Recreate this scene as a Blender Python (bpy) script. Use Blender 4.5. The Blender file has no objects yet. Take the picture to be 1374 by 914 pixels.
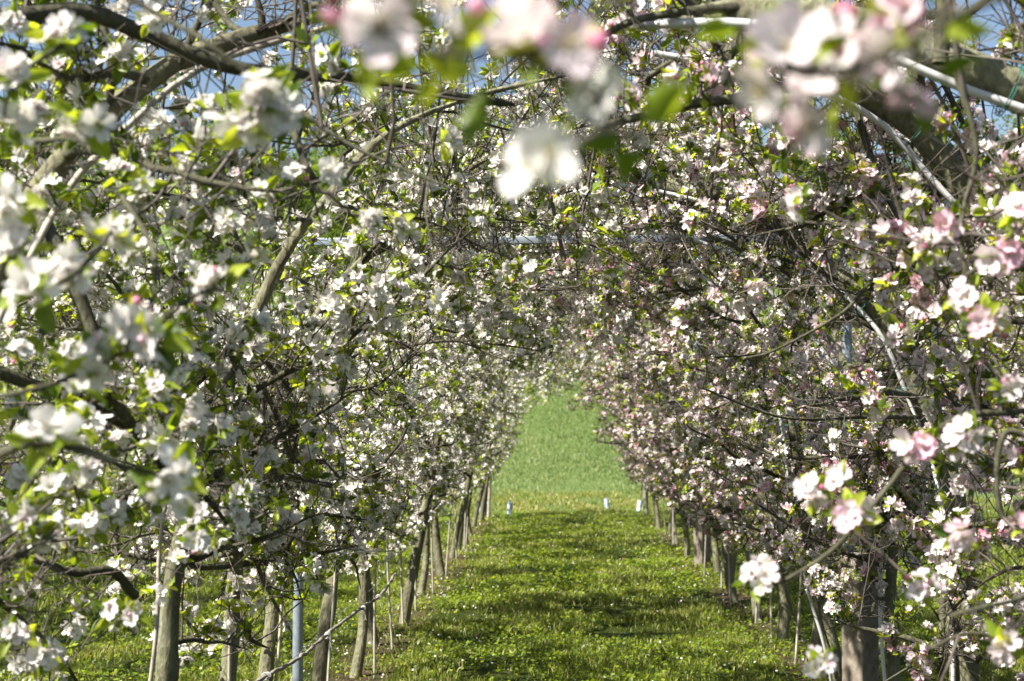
import bpy, math, random
import numpy as np
from mathutils import Vector, Euler, Matrix
R = math.radians
sc = bpy.context.scene
col = sc.collection

# ------------------------------------------------------------------ camera
H = 1.6
FPX = 2099.0
cam_d = bpy.data.cameras.new('camera'); cam = bpy.data.objects.new('camera', cam_d); col.objects.link(cam)
cam.location = (0, 0, H); cam.rotation_euler = (R(93.22), 0, R(1.45))
cam_d.sensor_width = 36; cam_d.lens = 55; cam_d.clip_start = 0.05; cam_d.clip_end = 3000
cam_d.dof.use_dof = True; cam_d.dof.focus_distance = 6.5; cam_d.dof.aperture_fstop = 5.6
cam_d.dof.aperture_blades = 0
sc.camera = cam
CM = np.array(Euler(cam.rotation_euler).to_matrix())
def at(x, y, Y):
    v = CM @ np.array([(x - 687) / FPX, (457 - y) / FPX, -1.0])
    return np.array([0, 0, H]) + v * (Y / v[1])
def pix(P):
    q = (np.atleast_2d(P) - np.array([0, 0, H])) @ CM
    d = -q[:, 2]
    return 687 + FPX * q[:, 0] / d, 457 - FPX * q[:, 1] / d, d

# ------------------------------------------------------------------ materials
def newmat(name):
    m = bpy.data.materials.new(name); m.use_nodes = True
    nt = m.node_tree; nt.nodes.clear()
    out = nt.nodes.new('ShaderNodeOutputMaterial')
    return m, nt, out
def N(nt, t, **kw):
    n = nt.nodes.new(t)
    for k, v in kw.items():
        if k in n.inputs: n.inputs[k].default_value = v
        else: setattr(n, k, v)
    return n
def ramp(nt, stops):
    r = nt.nodes.new('ShaderNodeValToRGB')
    e = r.color_ramp.elements
    while len(e) < len(stops): e.new(0.5)
    for k, (p, c) in enumerate(stops):
        e[k].position = p; e[k].color = (*c, 1)
    return r
def thin_mat(name, stops, trans_gain, trans_fac, rough, spec=0.3):
    m, nt, out = newmat(name); L = nt.links
    a = N(nt, 'ShaderNodeAttribute', attribute_name='tint')
    rp = ramp(nt, stops); L.new(a.outputs['Fac'], rp.inputs[0])
    p = N(nt, 'ShaderNodeBsdfPrincipled'); p.inputs['Roughness'].default_value = rough
    p.inputs['Specular IOR Level'].default_value = spec
    L.new(rp.outputs[0], p.inputs['Base Color'])
    g = N(nt, 'ShaderNodeMixRGB', blend_type='MULTIPLY'); g.inputs[0].default_value = 1
    g.inputs[2].default_value = (*trans_gain, 1); L.new(rp.outputs[0], g.inputs[1])
    t = N(nt, 'ShaderNodeBsdfTranslucent'); L.new(g.outputs[0], t.inputs[0])
    mx = N(nt, 'ShaderNodeMixShader'); mx.inputs[0].default_value = trans_fac
    L.new(p.outputs[0], mx.inputs[1]); L.new(t.outputs[0], mx.inputs[2]); L.new(mx.outputs[0], out.inputs[0])
    return m
M_PETAL = thin_mat('petal', [(0, (.88, .87, .81)), (.3, (.86, .70, .75)), (.65, (.80, .36, .50)), (1, (.66, .16, .28))], (1.04, 1.0, .96), .38, .55, .2)
M_LEAF = thin_mat('blossom_leaf', [(0, (.055, .10, .014)), (.45, (.18, .255, .022)), (1, (.40, .46, .05))], (2.1, 1.95, .8), .48, .42, .35)
M_MEADOW = thin_mat('meadow_blade', [(0, (.07, .12, .03)), (.5, (.175, .235, .07)), (.85, (.28, .32, .13)), (1, (.42, .40, .22))], (1.4, 1.6, .9), .35, .5, .3)
M_BLADE = thin_mat('grass_blade', [(0, (.050, .085, .012)), (.5, (.135, .185, .022)), (.85, (.26, .29, .045)), (1, (.42, .37, .18))], (1.6, 1.5, .7), .35, .45, .3)
def simple(name, c, rough=.6, metal=0, noise=None, bump=0, scale=20):
    m, nt, out = newmat(name); L = nt.links
    p = N(nt, 'ShaderNodeBsdfPrincipled'); p.inputs['Roughness'].default_value = rough; p.inputs['Metallic'].default_value = metal
    tc = N(nt, 'ShaderNodeTexCoord'); nz = N(nt, 'ShaderNodeTexNoise'); nz.inputs['Scale'].default_value = scale; nz.inputs['Detail'].default_value = 6
    L.new(tc.outputs['Object'], nz.inputs['Vector'])
    rp = ramp(nt, [(.3, c), (.7, noise or tuple(x * .75 for x in c))]); L.new(nz.outputs[0], rp.inputs[0])
    L.new(rp.outputs[0], p.inputs['Base Color'])
    if bump:
        b = N(nt, 'ShaderNodeBump'); b.inputs['Strength'].default_value = bump; b.inputs['Distance'].default_value = .01
        L.new(nz.outputs[0], b.inputs['Height']); L.new(b.outputs[0], p.inputs['Normal'])
    L.new(p.outputs[0], out.inputs[0]); return m
M_STAMEN = simple('stamen', (.75, .62, .22), .6)
M_STEM = simple('stem_green', (.16, .17, .05), .6)
M_STEEL = simple('galvanised_steel', (.34, .39, .44), .42, .4, (.24, .28, .33), .1, 35)
M_CANE = simple('cane_wood', (.44, .40, .33), .7, 0, (.33, .28, .22), .4, 12)
M_PIPE = simple('pale_pipe', (.60, .59, .57), .45, 0, (.48, .47, .46), .2, 9)
M_WIRE = simple('wire', (.30, .31, .31), .5, .6)
M_TIE = simple('green_tie', (.04, .16, .12), .5)
M_GUARD = simple('guard_plastic', (.62, .70, .80), .35, 0, (.40, .53, .68), .1, 22)
M_POST = simple('post_wood', (.30, .26, .21), .85, 0, (.13, .10, .07), .8, 14)
M_DRY = simple('dry_vine', (.28, .25, .21), .85, 0, (.16, .14, .11), .8, 40)
def bark_mat(name='bark', dark=1.):
    m, nt, out = newmat(name); L = nt.links
    p = N(nt, 'ShaderNodeBsdfPrincipled'); p.inputs['Roughness'].default_value = .85; p.inputs['Specular IOR Level'].default_value = .25
    tc = N(nt, 'ShaderNodeTexCoord'); mp = N(nt, 'ShaderNodeMapping'); mp.inputs['Scale'].default_value = (1, 1, .45)
    L.new(tc.outputs['Object'], mp.inputs[0])
    n1 = N(nt, 'ShaderNodeTexNoise'); n1.inputs['Scale'].default_value = 7; n1.inputs['Detail'].default_value = 5
    n2 = N(nt, 'ShaderNodeTexNoise'); n2.inputs['Scale'].default_value = 90; n2.inputs['Detail'].default_value = 8; n2.inputs['Roughness'].default_value = .7
    n3 = N(nt, 'ShaderNodeTexVoronoi'); n3.inputs['Scale'].default_value = 55
    for n in (n1, n2, n3): L.new(mp.outputs[0], n.inputs['Vector'])
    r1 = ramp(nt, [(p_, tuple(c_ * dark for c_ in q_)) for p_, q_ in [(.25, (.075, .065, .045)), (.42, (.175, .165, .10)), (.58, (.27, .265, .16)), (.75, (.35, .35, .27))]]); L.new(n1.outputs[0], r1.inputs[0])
    r2 = ramp(nt, [(.35, (.45, .42, .38)), (.6, (1, 1, 1))]); L.new(n2.outputs[0], r2.inputs[0])
    mu = N(nt, 'ShaderNodeMixRGB', blend_type='MULTIPLY'); mu.inputs[0].default_value = .8
    L.new(r1.outputs[0], mu.inputs[1]); L.new(r2.outputs[0], mu.inputs[2]); L.new(mu.outputs[0], p.inputs['Base Color'])
    ad = N(nt, 'ShaderNodeMath', operation='ADD'); L.new(n2.outputs[0], ad.inputs[0]); L.new(n3.outputs[0], ad.inputs[1])
    b = N(nt, 'ShaderNodeBump'); b.inputs['Strength'].default_value = .7; b.inputs['Distance'].default_value = .008
    L.new(ad.outputs[0], b.inputs['Height']); L.new(b.outputs[0], p.inputs['Normal'])
    L.new(p.outputs[0], out.inputs[0]); return m
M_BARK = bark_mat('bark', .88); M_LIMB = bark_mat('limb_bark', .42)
M_TWIG = simple('twig_bark', (.040, .028, .020), .7, 0, (.13, .11, .085), .3, 14)

XL_, XR_ = -1.25, 1.74
def ground_mat():
    m, nt, out = newmat('turf'); L = nt.links
    p = N(nt, 'ShaderNodeBsdfPrincipled'); p.inputs['Roughness'].default_value = .9; p.inputs['Specular IOR Level'].default_value = .1
    tc = N(nt, 'ShaderNodeTexCoord')
    def nz(s, d=6, r=.6):
        n = N(nt, 'ShaderNodeTexNoise'); n.inputs['Scale'].default_value = s; n.inputs['Detail'].default_value = d; n.inputs['Roughness'].default_value = r
        L.new(tc.outputs['Object'], n.inputs['Vector']); return n
    a, b_, c = nz(.9), nz(9), nz(60, 8, .75)
    r1 = ramp(nt, [(.3, (.07, .11, .025)), (.55, (.13, .17, .035)), (.75, (.20, .20, .07))]); L.new(b_.outputs[0], r1.inputs[0])
    r2 = ramp(nt, [(.35, (.12, .12, .10)), (.7, (.9, .9, .8))]); L.new(c.outputs[0], r2.inputs[0])
    r3 = ramp(nt, [(.35, (.8, .95, .8)), (.7, (1.15, 1.0, .8))]); L.new(a.outputs[0], r3.inputs[0])
    m1 = N(nt, 'ShaderNodeMixRGB', blend_type='MULTIPLY'); m1.inputs[0].default_value = 1
    m2 = N(nt, 'ShaderNodeMixRGB', blend_type='MULTIPLY'); m2.inputs[0].default_value = 1
    L.new(r1.outputs[0], m1.inputs[1]); L.new(r2.outputs[0], m1.inputs[2]); L.new(m1.outputs[0], m2.inputs[1]); L.new(r3.outputs[0], m2.inputs[2])
    sx = N(nt, 'ShaderNodeSeparateXYZ'); L.new(tc.outputs['Object'], sx.inputs[0])
    ed = N(nt, 'ShaderNodeMath', operation='MULTIPLY_ADD'); L.new(b_.outputs[0], ed.inputs[0]); ed.inputs[1].default_value = 5; L.new(sx.outputs[1], ed.inputs[2])
    mr = N(nt, 'ShaderNodeMapRange'); L.new(ed.outputs[0], mr.inputs[0]); mr.inputs[1].default_value = 30.5; mr.inputs[2].default_value = 33
    strip = []
    for X_ in (XL_, XR_):
        sb = N(nt, 'ShaderNodeMath', operation='SUBTRACT'); L.new(sx.outputs[0], sb.inputs[0]); sb.inputs[1].default_value = X_
        ab = N(nt, 'ShaderNodeMath', operation='ABSOLUTE'); L.new(sb.outputs[0], ab.inputs[0]); strip.append(ab)
    mn = N(nt, 'ShaderNodeMath', operation='MINIMUM'); L.new(strip[0].outputs[0], mn.inputs[0]); L.new(strip[1].outputs[0], mn.inputs[1])
    wv = N(nt, 'ShaderNodeMath', operation='MULTIPLY_ADD'); L.new(b_.outputs[0], wv.inputs[0]); wv.inputs[1].default_value = .5; L.new(mn.outputs[0], wv.inputs[2])
    ms = N(nt, 'ShaderNodeMapRange'); L.new(wv.outputs[0], ms.inputs[0]); ms.inputs[1].default_value = .36; ms.inputs[2].default_value = .52; ms.inputs[3].default_value = 1; ms.inputs[4].default_value = 0
    soil = ramp(nt, [(.35, (.06, .042, .025)), (.6, (.17, .125, .075)), (.72, (.28, .23, .15))]); L.new(c.outputs[0], soil.inputs[0])
    ss = N(nt, 'ShaderNodeMixRGB'); L.new(ms.outputs[0], ss.inputs[0]); L.new(m2.outputs[0], ss.inputs[1]); L.new(soil.outputs[0], ss.inputs[2]); m2 = ss
    far = ramp(nt, [(.35, (.08, .13, .035)), (.55, (.145, .20, .06)), (.7, (.22, .25, .09))]); L.new(c.outputs[0], far.inputs[0])
    fm = N(nt, 'ShaderNodeMixRGB'); L.new(mr.outputs[0], fm.inputs[0]); L.new(m2.outputs[0], fm.inputs[1]); L.new(far.outputs[0], fm.inputs[2])
    L.new(fm.outputs[0], p.inputs['Base Color'])
    bp = N(nt, 'ShaderNodeBump'); bp.inputs['Strength'].default_value = 1; bp.inputs['Distance'].default_value = .05
    L.new(c.outputs[0], bp.inputs['Height']); L.new(bp.outputs[0], p.inputs['Normal'])
    L.new(p.outputs[0], out.inputs[0]); return m
M_TURF = ground_mat()

# ------------------------------------------------------------------ mesh core
def mesh(name, V, Q, mats, midx=None, tint=None, smooth=True):
    me = bpy.data.meshes.new(name)
    V = np.asarray(V, np.float32); Q = np.asarray(Q, np.int32)
    me.vertices.add(len(V)); me.vertices.foreach_set('co', V.ravel())
    me.loops.add(Q.size); me.loops.foreach_set('vertex_index', Q.ravel())
    me.polygons.add(len(Q)); me.polygons.foreach_set('loop_start', np.arange(0, Q.size, Q.shape[1], dtype=np.int32))
    for m in mats: me.materials.append(m)
    if midx is not None: me.polygons.foreach_set('material_index', np.asarray(midx, np.int32))
    if smooth: me.polygons.foreach_set('use_smooth', np.ones(len(Q), bool))
    if tint is not None:
        a = me.attributes.new('tint', 'FLOAT', 'POINT'); a.data.foreach_set('value', np.asarray(tint, np.float32))
    me.update(calc_edges=True)
    return me
def obj(name, me, parent=None, loc=None):
    o = bpy.data.objects.new(name, me); col.objects.link(o)
    if parent is not None: o.parent = parent
    if loc is not None: o.location = loc
    return o
def tag(o, label=None, cat=None, group=None, kind=None):
    for k, v in (('label', label), ('category', cat), ('group', group), ('kind', kind)):
        if v: o[k] = v
    return o
def root(name, loc, label, cat, group=None):
    o = bpy.data.objects.new(name, None); o.empty_display_size = .2; col.objects.link(o); o.location = loc
    return tag(o, label, cat, group)

class Geo:
    """collects quads with material index and tint"""
    def __init__(s): s.V = []; s.Q = []; s.M = []; s.T = []; s.n = 0
    def add(s, V, Q, m=0, t=0.):
        V = np.asarray(V, float); Q = np.asarray(Q, int)
        s.V.append(V); s.Q.append(Q + s.n); s.n += len(V)
        s.M.append(np.full(len(Q), m)); s.T.append(np.broadcast_to(np.asarray(t, float), (len(V),)).copy())
    def arr(s):
        if not s.V: return np.zeros((0, 3)), np.zeros((0, 4), int), np.zeros(0, int), np.zeros(0)
        return np.concatenate(s.V), np.concatenate(s.Q), np.concatenate(s.M), np.concatenate(s.T)
    def mesh(s, name, mats, smooth=True):
        V, Q, M, T = s.arr(); return mesh(name, V, Q, mats, M, T, smooth)

def nrm(v): return v / np.maximum(np.linalg.norm(v, axis=-1, keepdims=True), 1e-9)
def tubes(P, Rd, k, rng, cap=True):
    """P (m,n,3), Rd (m,n) -> verts, quads"""
    P = np.asarray(P, float); m, n, _ = P.shape
    T = np.empty_like(P); T[:, 1:-1] = P[:, 2:] - P[:, :-2]; T[:, 0] = P[:, 1] - P[:, 0]; T[:, -1] = P[:, -1] - P[:, -2]
    T = nrm(T)
    mean = nrm(P[:, -1] - P[:, 0])
    r = rng.normal(size=(m, 3)); r = nrm(np.cross(mean, r))[:, None, :]
    A = nrm(r - (r * T).sum(-1, keepdims=True) * T); B = np.cross(T, A)
    th = np.arange(k) * 2 * np.pi / k
    V = P[:, :, None, :] + Rd[:, :, None, None] * (A[:, :, None, :] * np.cos(th)[None, None, :, None] + B[:, :, None, :] * np.sin(th)[None, None, :, None])
    V = V.reshape(-1, 3)
    i, j, q = np.meshgrid(np.arange(m), np.arange(n - 1), np.arange(k), indexing='ij')
    a = (i * n + j) * k + q; b = (i * n + j) * k + (q + 1) % k
    Q = np.stack([a, b, b + k, a + k], -1).reshape(-1, 4)
    return V, Q
def smooth_path(pts, n):
    pts = np.asarray(pts, float); m = len(pts)
    d = np.r_[0, np.cumsum(np.linalg.norm(np.diff(pts, axis=0), axis=1))]
    t = np.linspace(0, d[-1], n)
    E = np.vstack([2 * pts[0] - pts[1], pts, 2 * pts[-1] - pts[-2]])
    out = np.empty((n, 3))
    for a in range(n):
        i = min(np.searchsorted(d, t[a], side='right') - 1, m - 2); u = (t[a] - d[i]) / max(d[i + 1] - d[i], 1e-9)
        p0, p1, p2, p3 = E[i], E[i + 1], E[i + 2], E[i + 3]
        out[a] = .5 * ((2 * p1) + (-p0 + p2) * u + (2 * p0 - 5 * p1 + 4 * p2 - p3) * u * u + (-p0 + 3 * p1 - 3 * p2 + p3) * u ** 3)
    return out
def grid(nr, nc):
    i, j = np.meshgrid(np.arange(nr - 1), np.arange(nc - 1), indexing='ij')
    a = (i * nc + j).ravel(); return np.stack([a, a + 1, a + nc + 1, a + nc], -1)

# ------------------------------------------------------------------ blossom templates
def petal(rng, lod, L=.023, W=.0175, cup=.35):
    if lod == 2:
        z = cup * L
        V = np.array([[0.002, 0, 0], [L * .62, W * .5, z * .6], [L, 0, z], [L * .62, -W * .5, z * .6]])
        return V, np.array([[0, 1, 2, 3]]), np.array([.1, .0, .15, .0])
    rows, ws = ([.06, .3, .55, .8, .98], [.12, .55, .95, .95, .42]) if lod == 0 else ([.08, .55, 1.0], [.2, 1, .55])
    V = []; T = []
    for r, w in zip(rows, ws):
        for c in (-1, 0, 1):
            x = r * L - (0.0022 if (lod == 0 and r > .9 and c == 0) else 0)
            z = cup * L * r ** 1.5 + abs(c) * w * W * .16 + rng.normal() * .0007
            V.append([x, c * w * W * .5, z]); T.append(.22 * max(0, r - .45) + .07 * abs(c) * r)
    return np.array(V), grid(len(rows), 3), np.array(T)
def rot_to(d, spin):
    d = nrm(np.asarray(d, float)); a = np.array([0, 0, 1.]) if abs(d[2]) < .9 else np.array([1., 0, 0])
    x = nrm(np.cross(a, d)); y = np.cross(d, x); c, s = math.cos(spin), math.sin(spin)
    return np.stack([x * c + y * s, -x * s + y * c, d], 1)
def bud(rng, r, l, lod):
    k, n = (6, 5) if lod < 2 else (4, 3)
    z = np.linspace(0, 1, n); rad = r * np.sin(np.pi * (z * .93 + .05)) ** .7
    P = np.stack([z * 0, z * 0, z * l], 1)[None]
    return tubes(P, rad[None], k, rng)
def cluster(rng, lod, pink, nbud, nf=None):
    """returns flower Geo, leaf Geo; origin at the spur tip, axis +z"""
    f, lf = Geo(), Geo()
    nf = nf if nf is not None else (rng.integers(4, 7) if lod < 2 else rng.integers(3, 5))
    for k in range(nf):
        el = rng.uniform(.15, 1.15) if k else .05; az = k * 2.4 + rng.uniform(-.4, .4)
        d = np.array([math.sin(el) * math.cos(az), math.sin(el) * math.sin(az), math.cos(el)])
        ln = rng.uniform(.018, .034); p = d * ln
        fd = nrm(d + rng.normal(size=3) * .35)
        if lod < 2:
            V, Q = tubes(np.array([[[0, 0, 0], p * .5 + [0, 0, -.002], p]]), np.array([[.0011, .0009, .0014]]), 3, rng); f.add(V, Q, 2, 0)
        M = rot_to(fd, rng.uniform(0, 6)); s = rng.uniform(.82, 1.12); cup = rng.choice([.15, .3, .5, .9], p=[.3, .35, .25, .1])
        pk = pink * rng.uniform(.2, 1.6)
        for q in range(5):
            V, Q, T = petal(rng, lod, cup=cup + rng.normal() * .12, W=.0185 * rng.uniform(.85, 1.1))
            a = q * 2 * math.pi / 5 + rng.normal() * .09; c_, s_ = math.cos(a), math.sin(a)
            V = V * s * rng.uniform(.92, 1.06); V = np.stack([V[:, 0] * c_ - V[:, 1] * s_, V[:, 0] * s_ + V[:, 1] * c_, V[:, 2] + q * .0002], 1)
            f.add(V @ M.T + p, Q, 0, np.clip(T * (.4 + 3 * pink) + pk, 0, .6))
        if lod == 0:
            ns = 11; dirs = nrm(np.stack([rng.normal(size=ns) * .38, rng.normal(size=ns) * .38, np.ones(ns)], 1))
            for d2 in dirs:
                l2 = rng.uniform(.006, .010); V, Q = tubes(np.array([[[0, 0, 0.], d2 * l2 * .85, d2 * l2]]), np.array([[.0002, .0003, .0009]]), 3, rng)
                f.add(V @ M.T + p, Q, 1, 0)
        elif lod == 1:
            V = np.array([[-.003, -.003, .004], [.003, -.003, .004], [.003, .003, .004], [-.003, .003, .004]]); f.add(V @ M.T + p, [[0, 1, 2, 3]], 1, 0)
    for k in range(nbud):
        el = rng.uniform(.3, 1.3); az = rng.uniform(0, 6.3)
        d = np.array([math.sin(el) * math.cos(az), math.sin(el) * math.sin(az), math.cos(el)]); p = d * rng.uniform(.016, .03)
        V, Q = bud(rng, rng.uniform(.0042, .0065), rng.uniform(.010, .015), lod); f.add(V @ rot_to(d, 0).T + p, Q, 0, rng.uniform(.5, .95) if pink > .1 else rng.uniform(.3, .75))
        if lod < 2:
            V, Q = tubes(np.array([[[0, 0, 0], p * .5, p]]), np.array([[.0011, .0009, .0016]]), 3, rng); f.add(V, Q, 2, 0)
    leaves(lf, rng, rng.integers(6, 10) if lod < 2 else rng.integers(5, 8), lod, 1.08)
    return f, lf
def leaves(lf, rng, n, lod, big=1.):
    for k in range(n):
        az = k * 2.4 + rng.uniform(-.5, .5); el = rng.uniform(.6, 1.75)
        d = np.array([math.sin(el) * math.cos(az), math.sin(el) * math.sin(az), math.cos(el)])
        L = rng.uniform(.022, .048) * big; W = L * rng.uniform(.42, .6); tone = rng.uniform(0, 1)
        rows, ws = ([0, .12, .4, .7, .9, 1.0], [.05, .06, .95, .85, .4, .02]) if lod == 0 else (([0, .2, .6, 1.0], [.06, .5, 1., .05]) if lod == 1 else ([0, .55, 1.], [.1, 1., .1]))
        V = []; dr = rng.uniform(-.1, .6)
        for r, w in zip(rows, ws):
            for c in ((-1, 0, 1) if lod < 2 else (-1, 1)):
                V.append([c * w * W * .5, L * .22 * abs(c) * w - dr * L * r * r * .5 + (rng.normal() * .0012 if lod == 0 else 0), r * L + .006])
        V = np.array(V); Q = grid(len(rows), 3 if lod < 2 else 2)
        up = np.array([0, 0, 1.]); y = nrm(up - d * d[2] + rng.normal(size=3) * .35); y = nrm(y - d * (y @ d)); x = np.cross(y, d)
        lf.add(V @ np.stack([x, y, d], 1).T, Q, 0, tone)
rngT = np.random.default_rng(5)
TPL = {}
for side, pink in (('L', .015), ('R', .19)):
    for lod in (0, 1, 2):
        TPL[side, lod] = [cluster(rngT, lod, pink * rngT.uniform(.3, 1.8), (rngT.integers(0, 2) if side == 'L' else rngT.integers(1, 4))) for _ in range(9 if lod == 0 else 8)]
SHOOT = {}
for lod in (1, 2):
    SHOOT[lod] = []
    for _ in range(5):
        g = Geo(); leaves(g, rngT, 4, lod, .8); SHOOT[lod].append(g)
CL_MESH = {}
def cl_mesh(side, v):
    if (side, v) not in CL_MESH:
        f, l = TPL[side, 0][v]
        CL_MESH[side, v] = (f.mesh('blossom_cluster', [M_PETAL, M_STAMEN, M_STEM]), l.mesh('leaf_rosette', [M_LEAF]))
    return CL_MESH[side, v]

def frames(D, rng):
    D = nrm(D); r = rng.normal(size=D.shape); X = nrm(np.cross(r, D)); Y = np.cross(D, X)
    return np.stack([X, Y, D], -1)        # columns
def scatter(geos, P, D, S, rng, out, jitter=.0):
    """stamp the template geos (list of Geo) at P with axis D"""
    if not len(P): return
    Fm = frames(D, rng); which = rng.integers(0, len(geos), len(P))
    for v, g in enumerate(geos):
        idx = np.where(which == v)[0]
        if not len(idx): continue
        V, Q, M, T = g.arr()
        W = np.einsum('nij,vj->nvi', Fm[idx], V) * S[idx][:, None, None] + P[idx][:, None, :]
        QQ = (Q[None] + (np.arange(len(idx)) * len(V))[:, None, None]).reshape(-1, 4)
        TT = np.clip(T[None] + rng.normal(size=(len(idx), 1)) * jitter, 0, 1).ravel()
        out.V.append(W.reshape(-1, 3)); out.Q.append(QQ + out.n); out.n += W.shape[0] * W.shape[1]
        out.M.append(np.tile(M, len(idx))); out.T.append(TT)

# ------------------------------------------------------------------ tree growth
XL, XR = -1.25, 1.74
PROF = np.array([(0, -.05), (.01, .3), (.03, .75), (.05, 1.2), (.17, 1.65), (.36, 2.07), (.58, 2.3), (.77, 2.49), (1.05, 2.62), (1.42, 2.70)])
def walk(P0, D0, L, n, rng, wig, pull):
    """batch random walk: P0 (m,3), D0 (m,3), L (m,), pull (m,3)"""
    m = len(P0); P = np.empty((m, n, 3)); P[:, 0] = P0; D = nrm(D0)
    for i in range(1, n):
        D = nrm(D + rng.normal(size=(m, 3)) * wig + pull)
        P[:, i] = P[:, i - 1] + D * (L / (n - 1))[:, None]
    return P
def patch(P, seed):
    r = np.random.default_rng(seed); v = 0
    for f in (7., 7., 7., 14., 14., 14., 14.):
        d = nrm(r.normal(size=3)) * f * r.uniform(.7, 1.4); v = v + np.sin(P @ d + r.uniform(0, 6.3))
    d = nrm(r.normal(size=3)) * 3.2; v = v + 1.3 * np.sin(P @ d + r.uniform(0, 6.3))
    return v
SHOW = []
AZ = R(240); EL = R(50)
SUN = np.array([math.sin(AZ) * math.cos(EL), math.cos(AZ) * math.cos(EL), math.sin(EL)])
RAYS = []
def shades(P, rad=.085):
    if not len(RAYS): return np.zeros(len(P), bool)
    bad = np.zeros(len(P), bool)
    for (O, q) in RAYS:
        v = P - O; t = v @ SUN; d = np.linalg.norm(v - t[:, None] * SUN, axis=1); bad |= (d < rad * q) & (t > .06)
    return bad
def hides(P, rng):
    x, y, d = pix(P); bad = np.zeros(len(P), bool)
    for (pl, wd) in SHOW:
        pl = np.asarray(pl, float); q = smooth_path(pl, 60)
        D2 = (x[:, None] - q[None, :, 0]) ** 2 + (y[:, None] - q[None, :, 1]) ** 2; k = D2.argmin(1)
        bad |= (D2[np.arange(len(P)), k] < (wd + 28 / np.maximum(d, .5)) ** 2) & (d < q[k, 2] + .05) & (d > 0)
    return bad & (rng.uniform(size=len(P)) < .88)
def inside_tunnel(P, sgn):
    """P local to the tree: inward is +x*sgn ; keeps the walkway open"""
    u = P[:, 0] * sgn; z = P[:, 2]
    w0 = np.where(sgn > 0, .68, .98)
    lim = np.where(z < 1.7, w0 - .75 * np.clip(1.45 - z, 0, 1), w0 + (z - 1.7) * .45)
    return (u > lim) & (z < 1.97)
def trunk_path(sgn, rng, lean=0., wob=.075):
    pr = PROF.copy(); n = len(pr)
    P = np.zeros((n, 3)); P[:, 0] = sgn * pr[:, 0]; P[:, 2] = pr[:, 1]
    w = np.cumsum(rng.normal(size=(n, 2)) * wob * .6, axis=0); w[0] = 0
    P[:, 0] += w[:, 0] * .5 ; P[:, 1] += w[:, 1]
    b = np.clip(1 - np.abs(pr[:, 1]) / 1.3, 0, 1); P[:, 0] -= sgn * lean * (b - 1) * .0 - 0; P[:, 0] += sgn * lean * np.clip(pr[:, 1] / 1.2, 0, 1) * np.clip((2.7 - pr[:, 1]) / 1.2, 0, 1); h_ = np.clip(pr[:, 1], 0, 1.6); P[:, 1] += rng.uniform(-.1, .1) * np.sin(h_ * 2.2) + rng.uniform(-.15, .15) * h_
    return P
def limb_twigs(path, rad, rng, ntw, lr, sgn, up=.25, k=4):
    """twigs grown along limb path -> (paths, radii, sites, dirs)"""
    n = len(path); t = rng.uniform(.12, 1, ntw) ** .9 * (n - 1); i = np.minimum(t.astype(int), n - 2); f = (t - i)[:, None]
    P0 = path[i] * (1 - f) + path[i + 1] * f
    T = nrm(path[i + 1] - path[i]); rd = nrm(np.cross(T, rng.normal(size=(ntw, 3))))
    D = rd + T * rng.uniform(-.1, .9, (ntw, 1)) + np.array([0, 0, up])
    L = rng.uniform(lr[0], lr[1], ntw)
    P = walk(P0, D, L, 6, rng, .22, np.array([0, 0, .05]))
    return P
def sites_on(P, rng, step, tip=True):
    """sites along batch of twigs"""
    m, n, _ = P.shape
    seg = np.linalg.norm(P[:, 1] - P[:, 0], axis=1) * (n - 1)
    cnt = np.maximum(1, (seg / step)).astype(int)
    idx = np.repeat(np.arange(m), cnt); t = np.concatenate([np.linspace(1, .25, c) if c > 1 else np.array([1.]) for c in cnt])
    t = np.clip(t + rng.uniform(-.06, 0, len(t)), 0, .999) * (n - 1)
    i = np.minimum(t.astype(int), n - 2); f = (t - i)[:, None]
    Q = P[idx, i] * (1 - f) + P[idx, i + 1] * f; T = nrm(P[idx, i + 1] - P[idx, i])
    D = nrm(nrm(np.cross(T, rng.normal(size=T.shape))) + T * .7 + np.array([0, 0, .35]))
    return Q + D * .012, D

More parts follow.
